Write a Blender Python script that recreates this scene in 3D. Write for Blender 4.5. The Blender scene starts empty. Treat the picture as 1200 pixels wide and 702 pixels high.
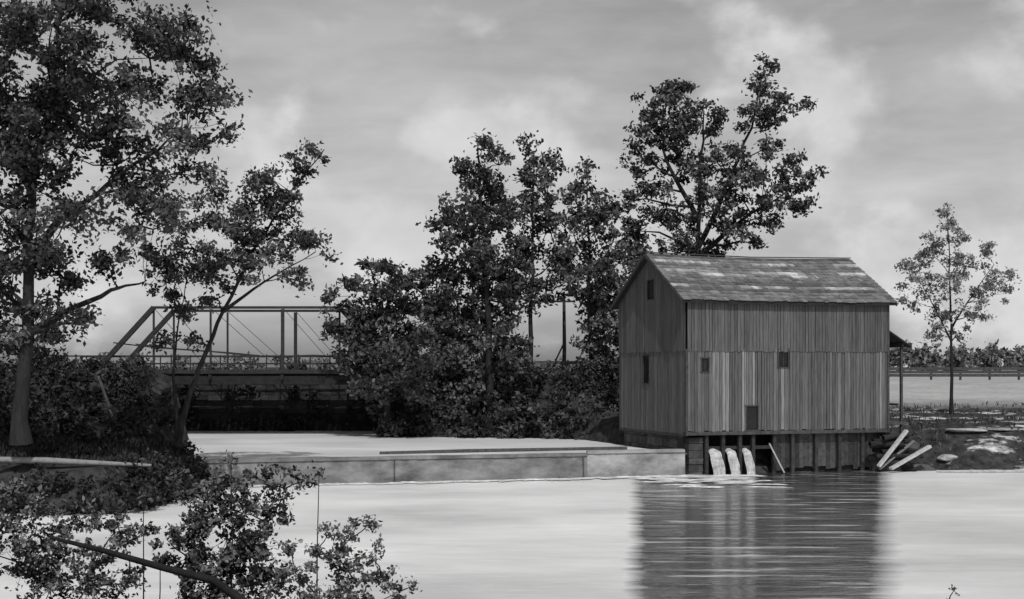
import bpy, math, random
import numpy as np
from mathutils import Vector
random.seed(7); rng=np.random.default_rng(11)
scene=bpy.context.scene
scene.view_settings.view_transform='Standard'; scene.view_settings.look='None'; scene.view_settings.exposure=0
EYE=5.1
# ------------------------------------------------------------------ helpers
class MB:
    def __init__(s): s.v=[];s.f=[];s.t=[]
    def add(s,vs,fs,tone=1.0):
        o=len(s.v); s.v+= [tuple(p) for p in vs]; s.t+=[tone]*len(vs)
        s.f+=[tuple(i+o for i in f) for f in fs]
    def hexa(s,p,tone=1.0):
        s.add(p,[(0,3,2,1),(4,5,6,7),(0,1,5,4),(1,2,6,5),(2,3,7,6),(3,0,4,7)],tone)
    def box(s,x0,x1,y0,y1,z0,z1,tone=1.0):
        s.hexa([(x0,y0,z0),(x1,y0,z0),(x1,y1,z0),(x0,y1,z0),(x0,y0,z1),(x1,y0,z1),(x1,y1,z1),(x0,y1,z1)],tone)
    def beam(s,p,q,w,h=None,tone=1.0):
        h=h or w; p=Vector(p);q=Vector(q);d=(q-p).normalized()
        up=Vector((0,0,1)) if abs(d.z)<.95 else Vector((0,1,0))
        a=d.cross(up).normalized()*w/2; b=a.cross(d).normalized()*h/2
        s.hexa([p-a-b,p+a-b,q+a-b,q-a-b,p-a+b,p+a+b,q+a+b,q-a+b],tone)
    def tube(s,pts,rad,n=6,tone=1.0):
        pts=[Vector(p) for p in pts]; vs=[];fs=[]
        for i,p in enumerate(pts):
            d=(pts[min(i+1,len(pts)-1)]-pts[max(i-1,0)])
            if d.length<1e-6: d=Vector((0,0,1))
            d.normalize(); ref=Vector((0,1,0)) if abs(d.y)<.9 else Vector((1,0,0))
            a=d.cross(ref).normalized(); b=d.cross(a)
            for k in range(n):
                t=2*math.pi*k/n; vs.append(p+(a*math.cos(t)+b*math.sin(t))*rad[i])
        for i in range(len(pts)-1):
            for k in range(n):
                fs.append((i*n+k,i*n+(k+1)%n,(i+1)*n+(k+1)%n,(i+1)*n+k))
        s.add(vs,fs,tone)
    def obj(s,name,mat,parent=None,smooth=False):
        me=bpy.data.meshes.new(name); me.from_pydata(s.v,[],s.f)
        at=me.attributes.new('tone','FLOAT','POINT'); at.data.foreach_set('value',np.array(s.t,dtype=np.float32))
        if smooth: me.polygons.foreach_set('use_smooth',[True]*len(me.polygons))
        me.materials.append(mat); o=bpy.data.objects.new(name,me); scene.collection.objects.link(o)
        if parent: o.parent=parent
        return o
def empty(name,loc=(0,0,0),rz=0):
    e=bpy.data.objects.new(name,None); scene.collection.objects.link(e); e.location=loc; e.rotation_euler=(0,0,rz)
    e.empty_display_size=.5; return e
def mat(name,lo,hi,scale=(1,1,1),nscale=3,rough=.9,bump=.3,tone=True,spec=.15,detail=8,bdist=.03):
    m=bpy.data.materials.new(name); m.use_nodes=True; nt=m.node_tree; N=nt.nodes; L=nt.links
    b=N['Principled BSDF']; b.inputs['Roughness'].default_value=rough; b.inputs['Specular IOR Level'].default_value=spec
    tc=N.new('ShaderNodeTexCoord'); mp=N.new('ShaderNodeMapping'); mp.inputs['Scale'].default_value=scale
    L.new(tc.outputs['Object'],mp.inputs['Vector'])
    n=N.new('ShaderNodeTexNoise'); n.inputs['Scale'].default_value=nscale; n.inputs['Detail'].default_value=detail; n.inputs['Roughness'].default_value=.65
    L.new(mp.outputs[0],n.inputs['Vector'])
    r=N.new('ShaderNodeMapRange'); r.inputs[1].default_value=.3; r.inputs[2].default_value=.7; r.inputs[3].default_value=lo; r.inputs[4].default_value=hi
    L.new(n.outputs['Fac'],r.inputs[0]); out=r.outputs[0]
    if tone:
        a=N.new('ShaderNodeAttribute'); a.attribute_name='tone'
        mu=N.new('ShaderNodeMath'); mu.operation='MULTIPLY'; L.new(out,mu.inputs[0]); L.new(a.outputs['Fac'],mu.inputs[1]); out=mu.outputs[0]
    L.new(out,b.inputs['Base Color'])
    if bump:
        bp=N.new('ShaderNodeBump'); bp.inputs['Strength'].default_value=bump; bp.inputs['Distance'].default_value=bdist
        L.new(n.outputs['Fac'],bp.inputs['Height']); L.new(bp.outputs[0],b.inputs['Normal'])
    return m
def leafmat(name,base,trans=.25):
    m=bpy.data.materials.new(name); m.use_nodes=True; nt=m.node_tree; N=nt.nodes; L=nt.links
    for n in list(N): N.remove(n)
    o=N.new('ShaderNodeOutputMaterial'); d=N.new('ShaderNodeBsdfDiffuse')
    a=N.new('ShaderNodeAttribute'); a.attribute_name='tone'; mu=N.new('ShaderNodeMath'); mu.operation='MULTIPLY'; mu.inputs[1].default_value=base
    L.new(a.outputs['Fac'],mu.inputs[0]); L.new(mu.outputs[0],d.inputs[0])
    if trans<=0: L.new(d.outputs[0],o.inputs[0]); return m
    mx=N.new('ShaderNodeMixShader'); mx.inputs[0].default_value=trans
    t=N.new('ShaderNodeBsdfTranslucent'); L.new(mu.outputs[0],t.inputs[0])
    L.new(d.outputs[0],mx.inputs[1]); L.new(t.outputs[0],mx.inputs[2]); L.new(mx.outputs[0],o.inputs[0]); return m
M_bark=mat('bark',.01,.028,(1,1,.3),6,bump=.6)
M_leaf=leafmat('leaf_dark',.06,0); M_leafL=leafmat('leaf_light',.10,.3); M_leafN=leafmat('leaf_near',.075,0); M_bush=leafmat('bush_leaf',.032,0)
M_board=mat('weathered_boards',.045,.12,(9,9,.45),2.2,bump=.6,bdist=.012)
M_shingle=mat('old_shingles',.06,.16,(1.2,3,3),2.5,bump=.6,bdist=.02)
M_timber=mat('timber',.03,.08,(3,3,3),2,bump=.4)
M_pale=mat('pale_timber',.30,.55,(2,2,2),3,bump=.3)
M_dark=mat('interior_shade',.006,.012,bump=0)  # near-black colour stands in for the shade of interiors
M_glass=mat('window_glass',.008,.015,rough=.15,spec=.4,bump=0)
M_stone=mat('foundation_stone',.03,.09,(1,1,1.6),2.2,bump=.8,bdist=.1)
M_conc=mat('dam_concrete',.07,.27,(.45,.45,.9),1.6,bump=.7,bdist=.06,detail=12)
M_steel=mat('painted_steel',.015,.035,nscale=4,rough=.6,bump=.1)
M_deck=mat('bridge_deck',.01,.025,bump=.3)
M_foam=mat('foam',.22,.82,(.7,2.4,1),3.5,rough=.8,bump=.8,bdist=.08,detail=12)
M_rock=mat('rock',.10,.32,nscale=1.5,bump=.8,bdist=.1)

# ------------------------------------------------------------------ leaves
def leaf_obj(name,P,size,tone,matr,parent=None,elong=.55,up=0.0):
    n=len(P); a=rng.normal(size=(n,3)); a[:,2]+=up*2; a/=np.linalg.norm(a,axis=1)[:,None]
    b=np.cross(a,rng.normal(size=(n,3))); b/=np.linalg.norm(b,axis=1)[:,None]
    s=(size*rng.uniform(.6,1.3,n))[:,None]*.5
    c=np.cross(a,b)
    V=np.stack([P-a*s,P+b*s*elong+c*s*.15,P+a*s,P-b*s*elong+c*s*.15],1).reshape(-1,3).astype(np.float32)
    me=bpy.data.meshes.new(name); me.vertices.add(4*n); me.vertices.foreach_set('co',V.ravel())
    me.loops.add(4*n); me.loops.foreach_set('vertex_index',np.arange(4*n,dtype=np.int32))
    me.polygons.add(n); me.polygons.foreach_set('loop_start',np.arange(0,4*n,4,dtype=np.int32))
    try: me.polygons.foreach_set('loop_total',np.full(n,4,dtype=np.int32))
    except Exception: pass
    me.update(calc_edges=True)
    at=me.attributes.new('tone','FLOAT','POINT'); at.data.foreach_set('value',np.repeat(tone,4).astype(np.float32))
    me.materials.append(matr); o=bpy.data.objects.new(name,me); scene.collection.objects.link(o)
    if parent: o.parent=parent
    return o
def cluster(c,R,leaf,tau,sub,flat=.7,depth=1.0,mb=None,twr=.02,tvar=(.5,1.7)):
    """leaf clumps spread through an ellipsoid of radius R about c"""
    nl=int(tau*math.pi*R*R/(.15*leaf*leaf)); ns=max(4,int(2.4*(R/sub)**2)); per=max(3,nl//ns)
    d=rng.normal(size=(ns,3)); d/=np.linalg.norm(d,axis=1)[:,None]; rr=R*rng.uniform(.12,1.12,ns)**.6
    C=np.array(c)+d*rr[:,None]*np.array([1,depth,.92])
    P=[];T=[]
    for i in range(ns):
        k=max(3,int(per*rng.uniform(.4,1.6))); rs=sub*rng.uniform(.45,.95)
        q=rng.normal(size=(k,3))*np.array([rs,rs,rs*flat])*.6
        P.append(C[i]+q); T.append(rng.uniform(*tvar)*rng.uniform(.65,1.35,k))
        if mb is not None and rng.random()<.6:
            m=(Vector(c)+Vector(C[i]))/2+Vector((0,0,-.12*R)); mb.tube([c,m,C[i]],[twr*1.6,twr,twr*.4],4)
    return np.concatenate(P),np.concatenate(T)
def at(a,b,Y,dy=0):   # a,b : lateral / vertical extents in units of 1/1648 of the distance, about eye level
    U=Y/1648.; return (a*U,Y+dy,EYE+b*U)
def tree(name,Y,trunks,lobes,leaf,tau,sub,matr,trunkr,depth=1.0,tw=.025,flat=.7,dspread=1.0,tvar=(.5,1.7),rs=1.0):
    U=Y/1648.; base=at(*trunks[0][0],Y); e=empty(name,base); mb=MB(); off=Vector(base)
    nodes=[]
    for ti,tr in enumerate(trunks):
        pts=[Vector(at(a,b,Y,0))-off for a,b in tr]
        res=[]
        for i in range(len(pts)-1):
            for k in range(4):
                t=k/4; p=pts[i].lerp(pts[i+1],t)
                if i or k: p=p+Vector((random.uniform(-1,1),random.uniform(-1,1),0))*trunkr*.35
                res.append(p)
        res.append(pts[-1]); n=len(res); r0=trunkr if ti==0 else trunkr*.6
        rad=[max(.02,r0*(1-.88*(i/(n-1))**.8))*(1.35 if i==0 and ti==0 else 1) for i in range(n)]
        mb.tube(res,rad,8); nodes+=[(p,r) for p,r in zip(res,rad)]
    P=[];T=[]
    for (a,b,r) in lobes:
        r*=rs
        c=Vector(at(a,b,Y,random.uniform(-1,1)*dspread*r*U*1.3))-off; R=r*U
        best=min(nodes,key=lambda q:(q[0]-c).length+ (2.0*max(0,q[0].z-(c.z-.5*R))) )
        p0,rr=best; L=(c-p0).length
        m1=p0.lerp(c,.35)+Vector((random.uniform(-.08,.08)*L,random.uniform(-.08,.08)*L,-.02*L)); m2=p0.lerp(c,.7)+Vector((random.uniform(-.07,.07)*L,0,.06*L))
        br=min(rr*.6,trunkr*.35); mb.tube([p0,m1,m2,c],[br,br*.75,br*.5,br*.25],6)
        p,t=cluster(tuple(c),R,leaf,tau,sub,flat,depth,mb,tw,tvar); P.append(p);T.append(t)
    mb.obj('trunk_and_branches',M_bark,e,True)
    leaf_obj('foliage',np.concatenate(P),leaf,np.concatenate(T),matr,e)
    return e
def px(*L): return [(x-600,430-y,r) for x,y,r in L]
def pt(*L): return [(x-600,430-y) for x,y in L]

# ------------------------------------------------------------------ terrain
def ss(a,b,t):
    t=np.clip((t-a)/(b-a),0,1); return t*t*(3-2*t)
def damY(x): return 59.5+(x+14.2)*(6.4/22.4)
def height(x,y):
    wob=.5*np.sin(x*.35)+.35*np.sin(x*.83+1.3)+.2*np.sin(x*1.9+y*.3)
    h=np.full_like(x,-1.2)
    h+=2.0*(1-ss(24.5,29,y+wob*.5))+2.6*(1-ss(4,20,y))
    pool=ss(.4,1.2,y-damY(x))*(x<9); h=h*(1-pool)+.3*pool
    xl=np.where(y<57,-13.2,-.2336*y)+.25*np.sin(y*.9)+.2*np.sin(y*2.1)
    mL=ss(-.2,1.2,xl-x)*ss(48.3,50,y+wob*.5)
    hl=1.55+.45*ss(51,56,y)+2.7*ss(58,76,y)
    h=h*(1-mL)+hl*mL
    u=(x-8.2)*.947+(y-66)*.322
    fr=66+.34*(np.clip(x,8.2,18.5)-8.2)-1.2*ss(18.5,24,x)
    d=y-fr+wob*.5*(x>19)
    mR=ss(-.3,1.2,u)*ss(6.5,8.5,x+.0*y+ (y-66)*.34)
    hr=-1.2+3.3*ss(-2,4.5,d)+.25*ss(70,85,y)
    h=h*(1-mR)+hr*mR
    S=90-8*ss(-8,-5,x)-3*ss(-4,6,x)+wob*.4
    mF=ss(-.8,3.8,y-S)*(1-ss(9,14,x)*(1-ss(95,110,y)))
    h=h*(1-mF)+4.55*mF
    far=ss(84,122,y); h=h*(1-far)+3.9*far
    h+= (.06*np.sin(x*2.3+y*1.1)+.05*np.sin(y*3.1-x*1.7))*(1-.7*ss(88,100,y)) + .25*np.sin(x*.02)*ss(150,400,y)
    return h
def axis(core0,core1,step,lo,hi):
    c=list(np.arange(core0,core1,step)); s=step; v=core1
    while v<hi: c.append(v); s*=1.18; v+=s
    c.append(hi); s=step; v=core0-step; pre=[]
    while v>lo: pre.append(v); s*=1.18; v-=s
    pre.append(lo); return np.array(pre[::-1]+c)
X=axis(-42,42,.5,-2500,2500); Yg=axis(22,110,.5,-60,4000)
gx,gy=np.meshgrid(X,Yg); gz=height(gx,gy); nx,ny=len(X),len(Yg)
me=bpy.data.meshes.new('ground'); me.from_pydata(np.stack([gx.ravel(),gy.ravel(),gz.ravel()],1).tolist(),[],[(j*nx+i,j*nx+i+1,(j+1)*nx+i+1,(j+1)*nx+i) for j in range(ny-1) for i in range(nx-1)])
me.polygons.foreach_set('use_smooth',[True]*len(me.polygons))
def hz(x,y): return float(height(np.array([float(x)]),np.array([float(y)]))[0])
def ground_mat():
    m=bpy.data.materials.new('ground_grass_and_earth'); m.use_nodes=True; N=m.node_tree.nodes; L=m.node_tree.links; b=N['Principled BSDF']
    b.inputs['Roughness'].default_value=.95; b.inputs['Specular IOR Level'].default_value=.05
    g=N.new('ShaderNodeNewGeometry'); sp=N.new('ShaderNodeSeparateXYZ'); L.new(g.outputs['Position'],sp.inputs[0])
    mp=N.new('ShaderNodeMapping'); mp.inputs['Scale'].default_value=(.12,.3,.3); L.new(g.outputs['Position'],mp.inputs[0])
    n=N.new('ShaderNodeTexNoise'); n.inputs['Scale'].default_value=1.6; n.inputs['Detail'].default_value=9; n.inputs['Roughness'].default_value=.7; L.new(mp.outputs[0],n.inputs[0])
    n2=N.new('ShaderNodeTexNoise'); n2.inputs['Scale'].default_value=2.5; n2.inputs['Detail'].default_value=10; L.new(g.outputs['Position'],n2.inputs[0])
    def mr(inp,a,b_,c,d):
        r=N.new('ShaderNodeMapRange'); r.inputs[1].default_value=a; r.inputs[2].default_value=b_; r.inputs[3].default_value=c; r.inputs[4].default_value=d; L.new(inp,r.inputs[0]); return r.outputs[0]
    def ma(op,p,q):
        k=N.new('ShaderNodeMath'); k.operation=op
        for i,v in enumerate((p,q)):
            if isinstance(v,(int,float)): k.inputs[i].default_value=v
            else: L.new(v,k.inputs[i])
        return k.outputs[0]
    grass=mr(n2.outputs['Fac'],.3,.7,.014,.05)
    sand=ma('MULTIPLY',ma('MULTIPLY',mr(n.outputs['Fac'],.53,.59,0,.42),mr(n2.outputs['Fac'],.35,.6,.5,1)),mr(sp.outputs['Y'],88,92,1,0))
    right=mr(sp.outputs['X'],14,20,0,1)
    dry=ma('MULTIPLY',mr(sp.outputs['Y'],88,98,0,.25),mr(n.outputs['Fac'],.3,.65,.75,1.15))
    col=ma('ADD',grass,ma('MULTIPLY',ma('MAXIMUM',sand,dry),right))
    L.new(col,b.inputs['Base Color'])
    bp=N.new('ShaderNodeBump'); bp.inputs['Strength'].default_value=.7; bp.inputs['Distance'].default_value=.15; L.new(n2.outputs['Fac'],bp.inputs['Height']); L.new(bp.outputs[0],b.inputs['Normal'])
    return m
me.materials.append(ground_mat()); scene.collection.objects.link(bpy.data.objects.new('ground',me))

# ------------------------------------------------------------------ water
def water_mat(name,pool=False):
    m=bpy.data.materials.new(name); m.use_nodes=True; N=m.node_tree.nodes; L=m.node_tree.links
    for n in list(N): N.remove(n)
    o=N.new('ShaderNodeOutputMaterial'); g=N.new('ShaderNodeNewGeometry'); sp=N.new('ShaderNodeSeparateXYZ'); L.new(g.outputs['Position'],sp.inputs[0])
    def noise(sc,s,det=4,ro=.5):
        mp=N.new('ShaderNodeMapping'); mp.inputs['Scale'].default_value=sc; L.new(g.outputs['Position'],mp.inputs[0])
        n=N.new('ShaderNodeTexNoise'); n.inputs['Scale'].default_value=s; n.inputs['Detail'].default_value=det; n.inputs['Roughness'].default_value=ro; n.inputs['Distortion'].default_value=.3; L.new(mp.outputs[0],n.inputs[0]); return n.outputs['Fac']
    def mr(inp,a,b_,c,d):
        r=N.new('ShaderNodeMapRange'); r.inputs[1].default_value=a; r.inputs[2].default_value=b_; r.inputs[3].default_value=c; r.inputs[4].default_value=d; L.new(inp,r.inputs[0]); return r.outputs[0]
    def ma(op,p,q):
        k=N.new('ShaderNodeMath'); k.operation=op
        for i,v in enumerate((p,q)):
            if isinstance(v,(int,float)): k.inputs[i].default_value=v
            else: L.new(v,k.inputs[i])
        return k.outputs[0]
    swell=noise((.22,.8,1),1.1,6,.6); big=noise((.10,.16,1),1.1,8,.6)
    def bump(st,dist):
        bp=N.new('ShaderNodeBump'); bp.inputs['Strength'].default_value=st; bp.inputs['Distance'].default_value=dist; L.new(swell,bp.inputs['Height']); return bp.outputs[0]
    d1=N.new('ShaderNodeBsdfDiffuse'); L.new(mr(big,.32,.68,.46,.70) if not pool else mr(big,.32,.68,.38,.60),d1.inputs[0]); L.new(bump(.4,.2),d1.inputs['Normal'])
    g1=N.new('ShaderNodeBsdfGlossy'); g1.inputs['Roughness'].default_value=.3; g1.inputs[0].default_value=(.9,.9,.9,1)
    L.new(bump(.8,.25),g1.inputs['Normal']); r1=N.new('ShaderNodeMixShader'); r1.inputs[0].default_value=.22; L.new(d1.outputs[0],r1.inputs[1]); L.new(g1.outputs[0],r1.inputs[2])
    if pool: L.new(r1.outputs[0],o.inputs[0]); return m
    d2=N.new('ShaderNodeBsdfDiffuse'); d2.inputs[0].default_value=(.05,.05,.05,1)
    g2=N.new('ShaderNodeBsdfGlossy'); g2.inputs['Roughness'].default_value=.09; g2.inputs[0].default_value=(.95,.95,.95,1); L.new(bump(.8,.22),g2.inputs['Normal'])
    r2=N.new('ShaderNodeMixShader'); r2.inputs[0].default_value=.75; L.new(d2.outputs[0],r2.inputs[1]); L.new(g2.outputs[0],r2.inputs[2])
    wv=ma('MULTIPLY',ma('SUBTRACT',swell,.5),1.2)
    e=ma('ADD',ma('SUBTRACT',sp.outputs['X'],ma('MULTIPLY',sp.outputs['Y'],.088)),wv)
    e2=ma('ADD',ma('SUBTRACT',ma('MULTIPLY',sp.outputs['Y'],.266),sp.outputs['X']),wv)
    f=ma('MULTIPLY',mr(e,-.25,.25,0,1),mr(e2,-.4,.4,.12,1))  # reflection shaped into the colour: darker glossy water kept to the mill's mirrored strip
    gl=noise((.16,1.1,1),1.5,4,.65); f=ma('MULTIPLY',f,mr(gl,.55,.68,1,.4))
    mx=N.new('ShaderNodeMixShader'); L.new(f,mx.inputs[0]); L.new(r1.outputs[0],mx.inputs[1]); L.new(r2.outputs[0],mx.inputs[2]); L.new(mx.outputs[0],o.inputs[0]); return m
mb=MB(); mb.add([(-400,20,0),(400,20,0),(400,73,0),(-400,73,0)],[(0,1,2,3)]); mb.obj('river_water',water_mat('river_water'))
mb=MB(); mb.add([(-16,damY(-16)+.3,1.0),(8.3,damY(8.3)+.3,1.0),(5.9,74,1.0),(5.4,98,1.0),(-60,98,1.0),(-60,66,1.0)],[(0,1,2,3,4,5)]); mb.obj('millpond_water',water_mat('millpond_water',True))
mb=MB()
def blob(cx,cy,rx,ry,rot=0,z=.012,n=30,hgt=.0):
    vs=[(cx,cy,z+hgt)];ph=random.random()*6; fs=[]
    for ring,(q,zz) in enumerate(((.5,hgt*.8),(1.0,0))):
        for k in range(n):
            t=2*math.pi*k/n; r=q*(1+.22*math.sin(3*t+ph)+.17*math.sin(7*t+ph*2)+.1*math.sin(13*t+ph)+random.uniform(-.1,.1))
            x=rx*r*math.cos(t); y=ry*r*math.sin(t); vs.append((cx+x*math.cos(rot)-y*math.sin(rot),cy+x*math.sin(rot)+y*math.cos(rot),z+zz*random.uniform(.3,1.4)))
    fs=[(0,1+k,1+(k+1)%n) for k in range(n)]+[(1+k,1+n+k,1+n+(k+1)%n,1+(k+1)%n) for k in range(n)]
    mb.add(vs,fs,random.uniform(.75,1.0))
for i in range(70):
    x=-13.5+i*.32; blob(x,damY(x)-.4-random.random()*.5,.35+.5*random.random(),.15+.3*random.random(),.28,.008+.0006*i,24,.05*random.random())
fb=[(6.6,63.8,1.3,.5),(7.9,63.0,1.3,.5),(9.3,62.2,1.3,.45),(9.9,63.8,1.2,.6),(9.2,64.8,1.8,.6),(10.6,65.6,1.2,.5),(7.6,64.8,1.4,.5)]
for k in range(26): fb.append((random.uniform(5.6,11.2),random.uniform(58.6,63),random.uniform(.25,.9),random.uniform(.06,.22)))
for i,(x,y,a,b) in enumerate(fb): blob(x,y,a,b,random.uniform(-.1,.1),.03+.0015*i,36,.03)
mb.obj('foam',M_foam)

# ------------------------------------------------------------------ dam
mb=MB(); xs=np.linspace(-14.8,8.1,70); tw_=1.0
for i in range(len(xs)-1):
    x0,x1=xs[i],xs[i+1]; zt=1.13+(.10 if x0>3.2 else 0)+random.uniform(-.006,.006); tw_=max(.8,min(1.15,tw_+random.uniform(-.05,.05))); tn=(1.2 if x0>3.2 else .85)*tw_
    y0,y1=damY(x0),damY(x1)
    mb.hexa([(x0,y0-.3,-1.3),(x1,y1-.3,-1.3),(x1,y1+.8,-1.3),(x0,y0+.8,-1.3),(x0,y0,zt-.12),(x1,y1,zt-.12),(x1,y1+.7,zt-.12),(x0,y0+.7,zt-.12)],tn)
    j=random.uniform(0,.03)
    mb.hexa([(x0,y0-.05-j,zt-.118),(x1,y1-.05-j,zt-.118),(x1,y1+.72,zt-.118),(x0,y0+.72,zt-.118),(x0,y0-.05-j,zt),(x1,y1-.05-j,zt),(x1,y1+.72,zt),(x0,y0+.72,zt)],tn)
for xx in (-5.2,3.25): mb.box(xx,xx+.05,damY(xx)-.16,damY(xx)+.1,-.6,1.0,.4)
mb.obj('dam',M_conc)
mb=MB(); mb.tube([(-6.2,66,1.03),(-2,67.4,1.04),(2,68.8,1.03),(5.7,69.9,1.05)],[.1,.13,.12,.1],8); mb.obj('log_boom',M_timber,None,True)

# ------------------------------------------------------------------ mill
L_,W_=10.9,7.9; ZB,ZS,ZE,ZR=2.1,5.98,8.42,10.68
mill=empty('wooden_watermill',(8.2,66,0),math.atan2(.322,.947))
def mp_front(s,t,z): return (s,-t,z)
def mp_left(s,t,z): return (-t,s,z)
def mp_right(s,t,z): return (L_+t,s,z)
def mp_back(s,t,z): return (s,W_+t,z)
def boards(mb,mp,S,z0,ztop,ops,bw,tbase,tonef,jag=.0):
    br=[0.0]
    while br[-1]<S-.12: br.append(min(S,br[-1]+bw*random.uniform(.75,1.25)))
    br[-1]=S
    for o in ops: br=[b for b in br if abs(b-o[0])>.05 and abs(b-o[1])>.05]+[o[0],o[1]]
    br=sorted(set(br))
    for a,b in zip(br,br[1:]):
        mid=(a+b)/2; cuts=[o for o in ops if o[0]<=mid<=o[1]]
        t0=tbase+random.uniform(0,.018); t1=t0+.022; tn=tonef(mid); g=random.choice([.006,.008,.014])
        rngs=[]; lo=z0-random.uniform(0,jag)
        for o in sorted(cuts,key=lambda q:q[2]): rngs.append((lo,o[2],o[2])); lo=o[3]
        rngs.append((lo,ztop(a),ztop(b)))
        for (za,zb,zc) in rngs:
            if zb-za<.02 and zc-za<.02: continue
            mb.hexa([mp(a+g,t1,za),mp(b-g,t1,za),mp(b-g,t0,za),mp(a+g,t0,za),mp(a+g,t1,zb),mp(b-g,t1,zc),mp(b-g,t0,zc),mp(a+g,t0,zb)],tn)
def rt(lo=.65,hi=1.3): return random.uniform(lo,hi)
slope=lambda s: ZE+(ZR-ZE)*(1-abs(s-W_/2)/(W_/2))-.06
fo=[(3.1,3.7,2.1,3.22),(4.83,5.35,5.1,5.93),(.74,1.1,4.88,5.5)]
lo_=[(3.5,4.3,8.45,9.4),(4.1,4.85,4.3,5.65)]
mb=MB()
lowtone=lambda s: (1.8 if random.random()<(.5 if 1.0<s<3.9 else .06) else 1.05)*random.uniform(.7,1.2)
boards(mb,mp_front,L_,ZB,lambda s:ZS,fo,.17,.03,lowtone,.08)
boards(mb,mp_front,L_,ZS-.12,lambda s:ZE,[],.17,.062,lambda s:rt(.7,1.1),.06)
boards(mb,mp_left,W_,ZB-.15,lambda s:ZS,[lo_[1]],.2,.03,lambda s:rt(.75,1.3),.08)
boards(mb,mp_left,W_,ZS-.12,slope,[lo_[0]],.2,.062,lambda s:rt(.75,1.25),.05)
boards(mb,mp_right,W_,ZB,lambda s:ZS,[],.22,.03,lambda s:rt(),.05)
boards(mb,mp_right,W_,ZS-.12,slope,[],.22,.056,lambda s:rt(),.03)
boards(mb,mp_back,L_,ZB,lambda s:ZE,[(4,5,3,5)],.25,.03,lambda s:rt(),.05)
mb.obj('wall_boards',M_board,mill)
mb=MB(); i=.02
mb.add([(i,i,ZB+.01),(L_-i,i,ZB+.01),(L_-i,W_-i,ZB+.01),(i,W_-i,ZB+.01),(i,i,ZE-.02),(L_-i,i,ZE-.02),(L_-i,W_-i,ZE-.02),(i,W_-i,ZE-.02),(i,W_/2,ZR-.1),(L_-i,W_/2,ZR-.1)],
 [(0,3,2,1),(0,1,5,4),(2,3,7,6),(1,2,6,9,5),(3,0,4,8,7),(4,5,9,8),(6,7,8,9)]); mb.obj('shade_lining',M_dark,mill)  # near-black shell paints the indoor shade behind gaps and openings
mb=MB()
mb.box(-.10,.02,-.11,-.04,ZB-.1,ZS-.05,.8)
mb.box(L_-.03,L_+.09,-.11,-.04,ZB-.1,ZE,.8)
mb.box(-.08,L_+.06,-.10,.3,ZB-.22,ZB-.06,.9); mb.box(-.08,.22,.33,W_,ZB-.3,ZB-.17,.8)
for f,ops in ((mp_front,fo),(mp_left,lo_)):
    for (a,b,c,d) in ops:
        w=.05; t=.095
        for (s0,s1,z0,z1) in ((a-w,a,c,d),(b,b+w,c,d),(a-w-.03,b+w+.03,d,d+w),(a-w-.03,b+w+.03,c-w,c)):
            p=[f(s0,t,z0),f(s1,t,z0),f(s1,.03,z0),f(s0,.03,z0),f(s0,t,z1),f(s1,t,z1),f(s1,.03,z1),f(s0,.03,z1)]; mb.hexa(p,.75)
        if d-c<1.2 and c>4:
            m=(a+b)/2; p=[f(m-.015,.05,c),f(m+.015,.05,c),f(m+.015,.03,c),f(m-.015,.03,c),f(m-.015,.05,d),f(m+.015,.05,d),f(m+.015,.03,d),f(m-.015,.03,d)]; mb.hexa(p,.7)
mb.obj('window_frames_and_trim',M_timber,mill)
mb=MB()
for f,ops in ((mp_front,fo),(mp_left,lo_)):
    for (a,b,c,d) in ops: mb.add([f(a,.024,c),f(b,.024,c),f(b,.024,d),f(a,.024,d)],[(0,1,2,3)])
mb.obj('windows',M_glass,mill)
# roof
mb=MB(); half=W_/2; run=half+.38; sl=(ZR-ZE)/half; nrow=15; rowt=[random.choice([.7,.9,1.0,1.1]) for _ in range(nrow)]
for side in (0,1):
    for r in range(nrow):
        d0=run*(1-r/nrow); d1=run*(1-(r+1)/nrow)-.12; d1=max(d1,0)
        s=-.38
        while s<L_+.38:
            w=random.uniform(.16,.5); e=min(s+w,L_+.4); dd=d0+random.uniform(-.02,.04)
            sag=lambda q:-.10*math.sin(math.pi*min(max(q/L_,0),1))
            def P(q,dist,zz):
                v=half-dist if side==0 else half+dist
                return (q,v,ZR-dist*sl+zz+sag(q)*(1-dist/run*.6))
            j=random.uniform(0,.02); tn=rowt[r]*random.uniform(.65,1.25)*1.1
            if r in (4,8,9,12) and math.sin(s*1.3+r*2.1)>-.2: tn*=random.uniform(1.3,2.6)
            mb.hexa([P(s,dd,.06+j),P(e-.012,dd,.06+j),P(e-.012,d1,.035),P(s,d1,.035),P(s,dd,.11+j),P(e-.012,dd,.11+j),P(e-.012,d1,.055),P(s,d1,.055)],tn)
            s=e
mb.obj('roof_shingles',M_shingle,mill)
mb=MB()
for side in (-1,1):
    n=12
    for k in range(n):
        a=-.34+(L_+.68)*k/n; b=-.34+(L_+.68)*(k+1)/n
        def P(q,dist,zz): return (q,half+side*dist,ZR-dist*sl+zz-.10*math.sin(math.pi*min(max(q/L_,0),1))*(1-dist/run*.6))
        mb.add([P(a,run-.04,.02),P(b,run-.04,.02),P(b,0,.02),P(a,0,.02),P(a,run-.04,-.10),P(b,run-.04,-.10),P(b,0,-.10),P(a,0,-.10)],[(0,1,2,3),(7,6,5,4),(0,4,5,1),(1,5,6,2),(3,7,4,0)],.35)
    for q in (-.40,L_+.36): mb.beam((q,half+side*(run-.02),ZR-run*sl-.05),(q,half,ZR-.06),.04,.15,.8)
mb.obj('roof_deck_and_bargeboards',M_timber,mill)
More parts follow.
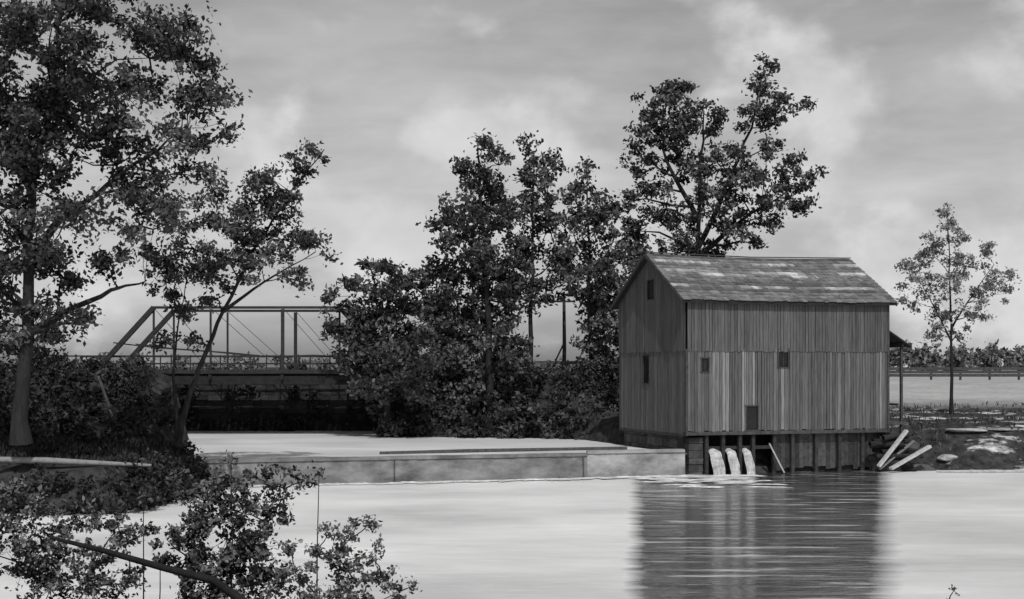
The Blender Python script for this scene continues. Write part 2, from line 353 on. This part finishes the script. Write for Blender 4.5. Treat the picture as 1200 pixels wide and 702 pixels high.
mb=MB(); mb.beam((-.4,half-.0,ZR+.10),(L_/2,half,ZR-.0),.26,.035,.6); mb.beam((L_/2,half,ZR-.0),(L_+.4,half,ZR+.10),.26,.035,.6); mb.obj('ridge_cap',M_shingle,mill)
# substructure
mb=MB()
def stones(x0,x1,y0,y1,z0,z1,along):
    z=z0
    while z<z1-.05:
        h=min(random.uniform(.28,.45),z1-z); a0,a1=(x0,x1) if along=='x' else (y0,y1); a=a0
        while a<a1-.02:
            w=min(random.uniform(.4,.95),a1-a); q=random.uniform(0,.05)
            if along=='x': mb.box(a,a+w-.02,y0-q,y1,z,z+h-.02,rt(.6,1.3))
            else: mb.box(x0-q,x1,a,a+w-.02,z,z+h-.02,rt(.6,1.3))
            a+=w
        z+=h
stones(.18,.7,.7,7.8,-.6,ZB-.32,'y')
stones(.2,.95,.2,.68,-.6,ZB-.32,'x')
stones(10.3,10.9,.2,7.6,-.3,ZB-.25,'y')
mb.obj('stone_foundation',M_stone,mill)
mb=MB(); mb.box(.72,10.25,2.0,2.2,-.6,ZB-.1); mb.box(4.75,10.3,.42,.5,-.4,ZB-.25); mb.obj('wheel_pit_shade_panels',M_dark,mill)  # near-black panels stand in for the shade under the mill
mb=MB()
for q in (.98,1.85,2.75,3.45,4.6): mb.box(q,q+.17,.02,.2,-1,ZB-.24,rt(.4,.7))
for q in (5.6,6.9,8.2,9.5,10.7): mb.box(q,q+.16,.04,.2,-1,ZB-.24,rt(.4,.7))
mb.beam((.98,.3,1.25),(4.7,.3,1.25),.12,.16,.5)
q=4.85
while q<10.3:
    w=random.uniform(.2,.3); mb.box(q,q+w-.012,.26,.3+random.uniform(0,.03),.15+random.uniform(-.1,.15),ZB-.24,rt(.4,1.0)); q+=w
mb.obj('piles_and_skirt_boards',M_timber,mill)
mb=MB()
for (q,w) in ((1.18,.62),(2.08,.5),(2.95,.45)):
    n=10;m=14;vs=[]
    rip=[random.uniform(-.05,.05) for _ in range(m+1)]
    for k in range(n+1):
        t=k/n
        for l in range(m+1):
            b=l/m; vs.append((q+w*b+.02*math.sin(9*t+l),.28-.7*t**.6+rip[l]*(.4+t)+random.uniform(-.012,.012),1.12-1.12*t**1.4+.12*math.sin(math.pi*b)*(1-t)))
    mb.add(vs,[(k*(m+1)+l,k*(m+1)+l+1,(k+1)*(m+1)+l+1,(k+1)*(m+1)+l) for k in range(n) for l in range(m)],.65)
mb.obj('sluice_water',M_foam,mill,True)
mb=MB(); mb.beam((4.9,-.5,.05),(4.3,-.12,1.45),.13,.06,.7); mb.obj('leaning_board',M_pale,mill)
# side porch
mb=MB(); pz=2.35
mb.box(L_+.1,L_+1.75,.9,6.5,pz-.15,pz); 
for v in (1.0,3.6,6.3): mb.box(L_+1.5,L_+1.62,v,v+.12,1.2,6.15,.8)
mb.beam((L_+1.56,.9,6.2),(L_+1.56,6.5,6.2),.1,.14)
mb.box(L_+1.45,L_+1.5,1.2,6.3,3.15,3.25)
mb.obj('porch_frame',M_timber,mill)
mb=MB()
for k in range(20):
    v=.7+k*.3; mb.hexa([(L_+.08,v,7.2),(L_+1.95,v,6.1),(L_+1.95,v+.29,6.1),(L_+.08,v+.29,7.2),(L_+.08,v,7.26),(L_+1.95,v,6.16),(L_+1.95,v+.29,6.16),(L_+.08,v+.29,7.26)],rt(.3,.6))
mb.obj('porch_roof',M_shingle,mill)
mb=MB(); mb.box(L_+.07,L_+1.2,2.2,6.4,pz,6.3,.5); mb.obj('porch_shade_block',M_dark,mill)  # near-black block fills the porch, painting its shaded inside

e=empty('timber_pile',(18.3,68.4,0)); mb=MB()
for (p,q,w,h,t) in [((-.6,-.5,.3),(.95,.2,2.0),.2,.13,.8),((-.1,-.8,.2),(2.0,-.1,1.25),.24,.13,.8),((-.5,-.3,.15),(1.3,.2,1.5),.12,.08,.35)]: mb.beam(p,q,w,h,t)
mb.obj('fallen_planks',M_pale,e)
mb=MB()
for k in range(16): mb.tube([(random.uniform(-1.0,.2),random.uniform(-.2,1.1),.15+.10*k),(random.uniform(.6,1.9-.04*k),random.uniform(-.1,1.2),.12+.11*k)],[.14,.10],8,rt(.2,.6))
mb.obj('logs',M_timber,e,True)
def rock(name,x,y,rx,ry,rz,m=None,z=None):
    me=bpy.data.meshes.new(name); import bmesh
    bm=bmesh.new(); bmesh.ops.create_icosphere(bm,subdivisions=3,radius=1); ph=[random.uniform(0,6) for _ in range(4)]
    for v in bm.verts:
        c=v.co; k=1+.16*math.sin(2.3*c.x+ph[0])+.14*math.sin(3.1*c.y+ph[1])+.12*math.sin(3.7*c.z+c.x*2+ph[2])+random.uniform(-.02,.02)
        v.co=Vector((c.x*rx,c.y*ry,c.z*rz))*k
    bm.to_mesh(me); bm.free(); me.attributes.new('tone','FLOAT','POINT').data.foreach_set('value',[random.uniform(.7,1.3)]*len(me.vertices))
    me.materials.append(m or M_rock); o=bpy.data.objects.new(name,me); o.location=(x,y,(hz(x,y) if z is None else z)+rz*.25); scene.collection.objects.link(o)
rock('boulder',18.9,69.4,1.2,.7,1.1,M_stone); rock('boulder',20.2,69.2,.9,.6,.65,M_stone); rock('boulder',21.6,69.9,.5,.4,.2); rock('boulder',23.0,71.4,.9,.5,.12); rock('boulder',25.0,71.9,1.3,.5,.10); rock('boulder',20.2,71.2,.5,.4,.35,M_stone)
rock('boulder',-13.6,57.9,.6,.6,.5,M_stone); rock('boulder',-13.0,58.9,.5,.5,.35,M_stone)
mb=MB(); pts=[(20.5,67.9),(22,67.6),(24,67.8),(26.5,67.9),(30,68.1)]
mb.tube([(x,y,.06) for x,y in pts],[.05,.09,.08,.08,.04],7,.7); mb.obj('driftwood_log',M_pale,None,True)
mb=MB(); mb.tube([(-24,49.6,1.88),(-21,49.75,1.9),(-18.6,49.65,1.84),(-16.5,49.8,1.78),(-14.4,50.0,1.66),(-12.9,50.3,1.58)],[.09,.11,.10,.12,.09,.05],10,.42); mb.obj('bank_log',M_pale,None,True)

# ------------------------------------------------------------------ bridge
br=empty('steel_truss_bridge',(-24.9,84,4.8))
def T(mb,dy):
    zt=3.85
    mb.beam((0,dy,0),(3.5,dy,zt),.28,.28); mb.beam((3.5,dy,zt),(14.6,dy,zt),.2,.15); mb.beam((14.6,dy,zt),(18.1,dy,0),.26,.26)
    mb.beam((0,dy,.02),(18.1,dy,.02),.18,.2)
    for x in (3.5,6.9,11.2,14.6): mb.beam((x,dy,.1),(x,dy,zt-.1),.11 if x!=11.2 else .2,.12)
    for a,b in ((3.5,6.9),(6.9,11.2),(11.2,14.6)):
        mb.beam((a,dy-.06,zt),(b,dy-.06,0),.03,.03)
    for z in (.5,.95): mb.beam((-2.5,dy+.25,z),(20.5,dy+.25,z),.05,.09)
    mb.tube([(1.0,dy+.3,1.75),(3.5,dy+.3,1.45),(7,dy+.3,1.2),(10,dy+.3,.9),(13,dy+.3,1.0),(19,dy+.3,.65)],[.04]*6,5)
    for k in range(12): mb.beam((k*1.9-1.2,dy+.2,0),(k*1.9-1.2,dy+.2,1.05),.07,.07)
mb=MB(); T(mb,0); mb.obj('near_truss',M_steel,br)
mb=MB(); T(mb,5); mb.obj('far_truss',M_steel,br)
mb=MB()
for k in range(66): mb.box(-4+k*.4,-4+k*.4+.37,.25,4.75,-.22,-.12+random.uniform(0,.02),rt(.6,1.2))
for y in (.1,2.5,4.9): mb.beam((-4,y,-.5),(22,y,-.5),.18,.5)
for x in (3.5,6.9,11.2,14.6): mb.beam((x,-.3,-.3),(x,5.3,-.3),.15,.3)
mb.obj('deck_and_stringers',M_deck,br)
mb=MB(); mb.box(-3.4,-.4,-.6,5.6,-5,-.76,.7); mb.box(18.2,20.4,-.6,5.6,-5,-.76,.7); mb.obj('abutments',M_stone,br)
mb=MB(); z=.2
while z<4.7:
    h=random.uniform(.3,.45); x=-32.
    while x<-5.5:
        w=random.uniform(.5,1.2); mb.box(x,x+w-.02,90.6-random.uniform(0,.06),91.4,z,min(z+h-.02,4.75),rt(.35,.8)); x+=w
    z+=h
mb.obj('retaining_wall',mat('dark_stone',.03,.07,(1,1,1.6),1.5,bump=.8,bdist=.1))
mb=MB()
for k in range(9):
    x=-4.2+k*1.6; mb.box(x,x+.14,84.1,84.24,3.5,5.5)
mb.beam((-4.3,84.05,5.35),(9,84.05,5.35),.06,.2); mb.beam((-4.3,84.05,4.95),(9,84.05,4.95),.06,.2); mb.obj('guard_rail',M_timber)
e=empty('utility_pole',(3.25,88,4.4)); mb=MB(); mb.tube([(0,0,-.3),(.03,0,2),(0,0,5.2)],[.13,.12,.09],8); mb.beam((-.7,0,4.8),(.7,0,4.8),.1,.12); mb.beam((0,-.1,2.2),(-.9,-.1,.3),.1,.1); mb.obj('pole_and_crossarm',M_timber,e)
mb=MB(); x=19
while x<95:
    mb.box(x,x+.16,125,125.16,3.6,4.95); x+=2.6
for z in (4.35,4.65,4.95): mb.beam((19,124.95,z),(96,124.95,z+random.uniform(-.03,.03)),.06,.26)
mb.obj('wooden_fence',M_timber)
mb=MB(); mb.tube([(-17.7,63,1.9),(-17.95,62.6,3.4),(-18.3,62.2,4.7)],[.07,.07,.05],8,.5); mb.obj('leaning_post',M_pale,None,True)

# ------------------------------------------------------------------ trees
tree('broadleaf_tree',49.4,[pt((25,520),(30,400),(35,250),(60,100),(80,-40)),pt((33,300),(80,250),(140,205),(220,150)),pt((30,395),(70,370),(130,340),(170,330)),pt((36,220),(10,120),(-40,20))],
 px((90,50,65),(20,40,60),(160,55,45),(205,55,35),(225,85,30),(240,115,30),(150,115,50),(70,130,60),(10,140,60),(265,145,18),(215,160,35),(120,185,50),(180,205,40),(40,210,55),(230,205,20),(100,255,45),(20,270,55),(165,265,38),(60,320,38),(15,340,45),(125,310,30),(30,385,35),(85,380,25),(10,415,35),(200,240,22),(60,90,45),(110,110,40),(30,170,40),(70,-40,70),(-30,-20,70),(150,-20,50),(-50,100,55),(-55,220,50),(-50,330,50),(225,35,20)),
 .22,1.4,.62,M_leaf,.32,dspread=1.2,rs=1.05)
tree('leaning_tree',57.7,[pt((206,528),(220,470),(238,420),(262,365),(300,290),(340,225),(380,175)),pt((206,515),(204,440),(208,380),(220,320)),pt((206,525),(185,505),(170,470),(150,440)),pt((262,365),(310,330),(370,295))],
 px((372,182,14),(345,195,18),(325,215,22),(308,240,24),(345,245,18),(285,265,24),(330,280,26),(368,285,18),(245,255,26),(225,290,28),(270,305,26),(200,325,26),(312,315,20),(350,322,16),(215,362,20),(255,350,16),(240,225,16),(300,205,10),(190,300,20),(383,300,8),(230,395,12),(190,400,12),(155,440,15),(300,285,20),(250,320,22)),
 .21,1.5,.45,M_leaf,.15,tw=.018,dspread=1.0,rs=1.14)
tree('broadleaf_tree',82.4,[pt((575,500),(572,400),(568,300),(562,200),(560,170))],
 px((567,172,15),(550,200,24),(585,195,18),(575,225,28),(545,240,26),(515,262,16),(535,275,28),(570,275,34),(600,255,18),(590,305,34),(545,315,34),(515,310,20),(570,350,42),(605,350,26),(535,360,36),(560,400,44),(585,400,30),(550,440,36),(590,440,32)),.32,1.45,.62,M_leaf,.28,rs=1.12)
tree('broadleaf_tree',84,[pt((622,500),(622,400),(624,300),(625,180))],
 px((620,173,13),(635,193,18),(615,205,18),(642,225,20),(620,245,22),(645,268,24),(620,290,28),(655,310,22),(640,335,18),(615,330,22),(615,430,26),(648,450,16)),.32,1.4,.62,M_leaf,.22,rs=1.15)
tree('broadleaf_tree',83,[pt((693,500),(692,400),(690,300),(688,200))],
 px((688,193,9),(680,216,16),(698,235,18),(674,250,20),(705,262,24),(722,245,14),(675,285,24),(712,298,30),(688,320,30),(666,330,18),(715,345,32),(698,365,24),(708,395,30),(727,385,28),(700,425,24),(718,430,28)),.32,1.4,.62,M_leaf,.22,rs=1.18)
tree('broadleaf_tree',82,[pt((455,500),(455,440),(450,380),(445,330))],
 px((432,310,15),(465,325,24),(410,331,16),(440,350,28),(395,348,13),(480,350,30),(415,375,34),(460,385,40),(397,385,18),(500,375,34),(498,325,18),(440,415,38),(485,415,42),(515,400,38),(410,415,24),(470,450,34),(510,450,36),(425,445,26),(520,345,20)),.32,1.5,.62,M_leaf,.25,rs=1.1)
tree('broadleaf_tree',86.5,[pt((812,480),(815,400),(818,300),(820,200),(825,130)),pt((818,290),(850,220),(880,150),(893,90)),pt((818,300),(880,250),(940,215)),pt((818,260),(780,190),(770,140))],
 px((893,80,14),(885,105,18),(915,118,20),(940,128,13),(878,135,20),(905,145,16),(800,105,18),(815,130,22),(775,105,13),(765,130,22),(790,150,26),(750,160,16),(760,185,24),(835,150,18),(800,190,28),(835,190,24),(770,215,22),(865,175,16),(905,178,16),(935,190,15),(955,208,12),(925,220,24),(890,215,26),(860,230,26),(820,235,30),(780,245,26),(945,238,16),(740,235,14),(900,255,20),(860,265,22),(750,270,24),(800,280,28),(735,300,22),(760,310,22),(840,290,20),(880,285,14),(740,340,22),(715,330,14),(800,160,22),(780,125,18)),.30,1.4,.58,M_leaf,.32,rs=1.08)
tree('sapling_tree',82.4,[pt((1115,486),(1115,400),(1113,320),(1110,245)),pt((1115,400),(1095,360),(1075,325)),pt((1115,385),(1140,345),(1165,310))],
 px((1110,245,9),(1108,268,12),(1085,285,13),(1125,275,12),(1145,295,13),(1100,300,16),(1070,315,12),(1130,312,16),(1165,325,15),(1085,335,17),(1115,335,14),(1150,345,14),(1070,355,12),(1105,365,16),(1140,368,13),(1172,345,9),(1090,385,12),(1125,390,10),(1060,335,7),(1182,325,6)),.2,1.15,.4,leafmat('leaf_sapling',.22,.25),.12,tw=.010,tvar=(.6,1.4),rs=1.18)

# bushes
def bushes(name,specs,leaf,tau,sub,matr,tw=.02,loc=(0,0,0),stems=True,tvar=(.5,1.7),flat=.8):
    e=empty(name,loc); mb=MB(); P=[];T=[]; off=Vector(loc); cs=[Vector(s[:3])-off for s in specs]
    for (x,y,z,R) in specs:
        c=Vector((x,y,z))-off
        if stems:
            low=[q for q in cs if q.z<c.z-.25*R and (q-c).length<4*R]
            if low: g=min(low,key=lambda q:(q-c).length)
            else: g=Vector((x+random.uniform(-.5,.5)*R,y,hz(x,y)-.1))-off
            if g.z<c.z:
                m=g.lerp(c,.5)+Vector((random.uniform(-.3,.3)*R,0,0)); mb.tube([g,m,c],[tw*2.2,tw*1.6,tw],5)
        p,t=cluster(tuple(c),R,leaf,tau,sub,flat,1.0,mb,tw*.6,tvar); P.append(p);T.append(t)
    mb.obj('stems',M_bark,e); leaf_obj('foliage',np.concatenate(P),leaf,np.concatenate(T),matr,e)
sp=[]
for x in np.arange(-24,-6,1.5): sp.append((x+random.uniform(-.4,.4),90.2+random.uniform(-.3,.3),random.uniform(1.2,2.2),random.uniform(.6,1.05)))
for x in np.arange(-23,-6,2.2): sp.append((x+random.uniform(-.8,.8),90.5,random.uniform(2.6,3.8),random.uniform(.5,.9)))
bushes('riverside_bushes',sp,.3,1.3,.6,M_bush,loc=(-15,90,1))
sp=[]
for x in np.arange(-7.2,7.8,1.0):
    S=82.3-3*max(0,min(1,(x+4)/10))
    for z in (1.7,2.9,4.1): sp.append((x+random.uniform(-.4,.4),S+.2+(z-1.8)*.8+random.uniform(-.3,.3),z+random.uniform(-.3,.3),random.uniform(.85,1.3)))
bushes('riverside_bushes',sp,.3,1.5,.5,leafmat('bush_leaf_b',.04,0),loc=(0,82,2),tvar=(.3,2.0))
sp=[]
for x in np.arange(-31,-15,1.2):
    for (yy,z) in ((57.5,2.2),(60,2.8),(63,3.5),(67,4.2),(72,4.8)):
        xx=x+random.uniform(-.5,.5)
        if xx<-.2336*yy-.9 and not (yy<64 and -19<xx<-17.2): sp.append((xx,yy+random.uniform(-1,1),z+random.uniform(-.2,.2),random.uniform(.9,1.2)))
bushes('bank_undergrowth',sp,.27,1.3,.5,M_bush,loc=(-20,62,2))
sp=[]
for x in np.arange(-22,-12.6,.5):
    yy=49.1+ (.5 if x>-14 else 0)
    sp.append((x,yy+random.uniform(-.2,.2),random.uniform(.6,1.2),random.uniform(.4,.6)))
    sp.append((x,yy-.5+random.uniform(-.2,.2),random.uniform(.1,.6),random.uniform(.35,.5)))
for y in np.arange(50.2,59,.6):
    for z in (.25,.8,1.4): sp.append((-12.9-.35*z+random.uniform(-.2,.2)-(.03*(y-57) if y>57 else 0),y,z+random.uniform(-.15,.15),random.uniform(.35,.6)))
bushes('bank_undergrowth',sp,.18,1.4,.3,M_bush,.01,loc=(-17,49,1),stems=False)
sp=[(at(a,b,24.7,random.uniform(-.5,.5)))+(r*.015,) for a,b,r in px((262,558,18),(300,560,18),(335,572,14),(360,562,9),(230,572,18),(248,590,30),(290,592,28),(320,600,20),(225,615,28),(268,630,36),(305,635,28),(220,655,28),(255,670,36),(295,675,34),(235,700,34),(280,708,36),(215,555,8),(378,552,5),(345,555,7),(200,630,14),(275,540,7),(310,612,14))]
bushes('shrub',sp,.105,1.7,.17,M_leafN,.007,loc=(-5,24.7,.5),tvar=(.3,1.8))
sp=[(at(a,b,23.5,random.uniform(-.4,.4)))+(r*.0143,) for a,b,r in px((420,612,9),(436,610,10),(410,632,15),(385,625,11),(435,648,18),(395,652,22),(370,645,14),(410,680,26),(445,680,18),(470,690,13),(350,668,22),(375,695,28),(330,690,22),(485,685,8),(435,710,28),(345,640,11),(400,710,26))]
bushes('shrub',sp,.09,1.3,.14,leafmat('leaf_near_b',.14,.2),.006,loc=(-3,23.5,.5),tvar=(.4,1.7))
sp=[(at(a,b,25.5,random.uniform(-.6,.6)))+(r*.0155,) for a,b,r in px((15,580,18),(45,592,20),(20,620,30),(75,620,24),(110,610,14),(145,600,14),(168,585,9),(60,650,32),(110,650,24),(150,635,20),(15,665,36),(175,620,13),(100,690,34),(50,695,34),(155,680,22),(185,655,12),(-20,640,40),(130,625,18),(90,590,10),(30,560,9))]
bushes('shrub',sp,.105,1.3,.16,leafmat('leaf_near_c',.085,0),.007,loc=(-8,25.5,.5),tvar=(.3,2.0))
mb=MB(); mb.tube([at(-540,-200,24.9),at(-480,-215,24.2),at(-410,-235,23.9),at(-350,-250,23.6),at(-300,-285,23.4)],[.03,.05,.06,.07,.08],8,.6); mb.obj('fallen_branch',M_bark,None,True)
bushes('twig',[at(518,-262,24,0)+(.09,),at(512,-275,24,0)+(.07,)],.06,.8,.06,M_leafN,.006,loc=(7.5,24,.5))
sp=[]
for a in np.arange(330,820,7): sp.append(at(a,random.uniform(2,12)+(7 if a>420 else 0)*random.random(),300,random.uniform(-10,10))+(random.uniform(1.8,2.9),))
for a in np.arange(-760,330,13): sp.append(at(a,random.uniform(0,5),380,random.uniform(-10,10))+(random.uniform(1.6,2.6),))
bushes('distant_trees',sp,1.2,1.7,1.2,leafmat('distant_leaf',.12,0),.05,loc=(0,300,4),stems=False,tvar=(.7,1.3))
n=9000; gxx=rng.uniform(17,60,n); gyy=69.5+rng.exponential(10,n); hh=height(gxx,gyy); k=(hh>.25)&(gyy<94); gxx,gyy,hh=gxx[k],gyy[k],hh[k]
cl=np.sin(gxx*1.3+gyy*.7)+np.sin(gxx*.5-gyy*.9)+rng.normal(size=len(gxx))*.5; k=cl>.2; gxx,gyy,hh=gxx[k],gyy[k],hh[k]
leaf_obj('grass',np.stack([gxx,gyy,hh+.08],1),.34,rng.uniform(.3,1.3,len(gxx)),M_leafL,None,.25,1.2)
n=9000; gxx=rng.uniform(-34,-13.2,n); gyy=rng.uniform(50.5,58,n); hh=height(gxx,gyy); k=(hh>1.4)&(gyy>50.4+rng.random(n)*1); leaf_obj('grass',np.stack([gxx,gyy,hh+.1],1)[k],.35,rng.uniform(.2,.9,n)[k],M_leaf,None,.25,1.2)

# ------------------------------------------------------------------ light
sd=Vector((.1,-.6,.79)).normalized()
w=bpy.data.worlds.new('World'); scene.world=w; w.use_nodes=True; N=w.node_tree.nodes; L=w.node_tree.links
bg=N['Background']; bg.inputs[1].default_value=.1
sky=N.new('ShaderNodeTexSky'); sky.sky_type='NISHITA'; sky.sun_disc=False; sky.sun_elevation=math.asin(sd.z); sky.sun_rotation=math.atan2(sd.x,sd.y); sky.dust_density=2
bw=N.new('ShaderNodeRGBToBW'); L.new(sky.outputs[0],bw.inputs[0])
tc=N.new('ShaderNodeTexCoord')
def vm(op,a,b):
    k=N.new('ShaderNodeVectorMath'); k.operation=op; L.new(a,k.inputs[0]); k.inputs[1].default_value=b; return k
def mr(inp,a,b_,c,d,sm=False):
    r=N.new('ShaderNodeMapRange'); r.inputs[1].default_value=a; r.inputs[2].default_value=b_; r.inputs[3].default_value=c; r.inputs[4].default_value=d
    if sm: r.interpolation_type='SMOOTHSTEP'
    L.new(inp,r.inputs[0]); return r.outputs[0]
def ma(op,p,q):
    k=N.new('ShaderNodeMath'); k.operation=op
    for i,v in enumerate((p,q)):
        if isinstance(v,(int,float)): k.inputs[i].default_value=v
        else: L.new(v,k.inputs[i])
    return k.outputs[0]
ZS_=1.35
st=vm('MULTIPLY',tc.outputs['Generated'],(1,1,ZS_)).outputs[0]
def sn(scale,det,ro,dist,vec):
    n=N.new('ShaderNodeTexNoise'); n.inputs['Scale'].default_value=scale; n.inputs['Detail'].default_value=det; n.inputs['Roughness'].default_value=ro; n.inputs['Distortion'].default_value=dist; L.new(vec,n.inputs['Vector']); return n.outputs['Fac']
puff=sn(16,9,.5,.1,st); cl=ma('ADD',ma('MULTIPLY',puff,.75),ma('MULTIPLY',sn(5,3,.5,0,st),.25))
for (a,b,r,s) in [(-20,290,.065,.24),(60,250,.05,.14),(-70,260,.045,.14),(-160,130,.075,.26),(-120,170,.04,.14),(290,365,.06,.2),(370,350,.05,.2),(-310,275,.065,.22),(395,300,.05,.18),(480,130,.10,.14),(540,50,.12,.16),(-440,60,.10,.18),(540,330,.05,.1),(330,240,.05,.14)]:
    v=Vector((a,1648,b)).normalized(); d=vm('DISTANCE',st,(v.x,v.y,v.z*ZS_)).outputs['Value']; cl=ma('ADD',cl,mr(d,0,r*1.3,s,0,True))
cf=mr(cl,.54,.80,0,1,True)
st2=vm('MULTIPLY',tc.outputs['Generated'],(1,1,4)).outputs[0]
dk=mr(sn(6,6,.55,.2,st2),.35,.65,1.05,1.42)
base=ma('MULTIPLY',bw.outputs[0],dk)
cb=mr(puff,.35,.65,5.6,7.0)
mx=N.new('ShaderNodeMix'); mx.data_type='FLOAT'; L.new(cf,mx.inputs[0]); L.new(base,mx.inputs[2]); L.new(cb,mx.inputs[3])
L.new(mx.outputs[0],bg.inputs[0])
ld=bpy.data.lights.new('sun','SUN'); ld.energy=3.2; ld.angle=math.radians(.5); ld.color=(1,.995,.99); lo=bpy.data.objects.new('sun',ld); scene.collection.objects.link(lo); lo.rotation_euler=(-sd).to_track_quat('-Z','Y').to_euler(); lo.location=(0,0,60)
cd=bpy.data.cameras.new('camera'); cam=bpy.data.objects.new('camera',cd); scene.collection.objects.link(cam); cam.location=(0,0,EYE); cam.rotation_euler=(math.radians(90),0,0)
cd.sensor_width=36; cd.lens=36*1648/1200; cd.shift_y=79/1200; cd.clip_end=9000; scene.camera=cam
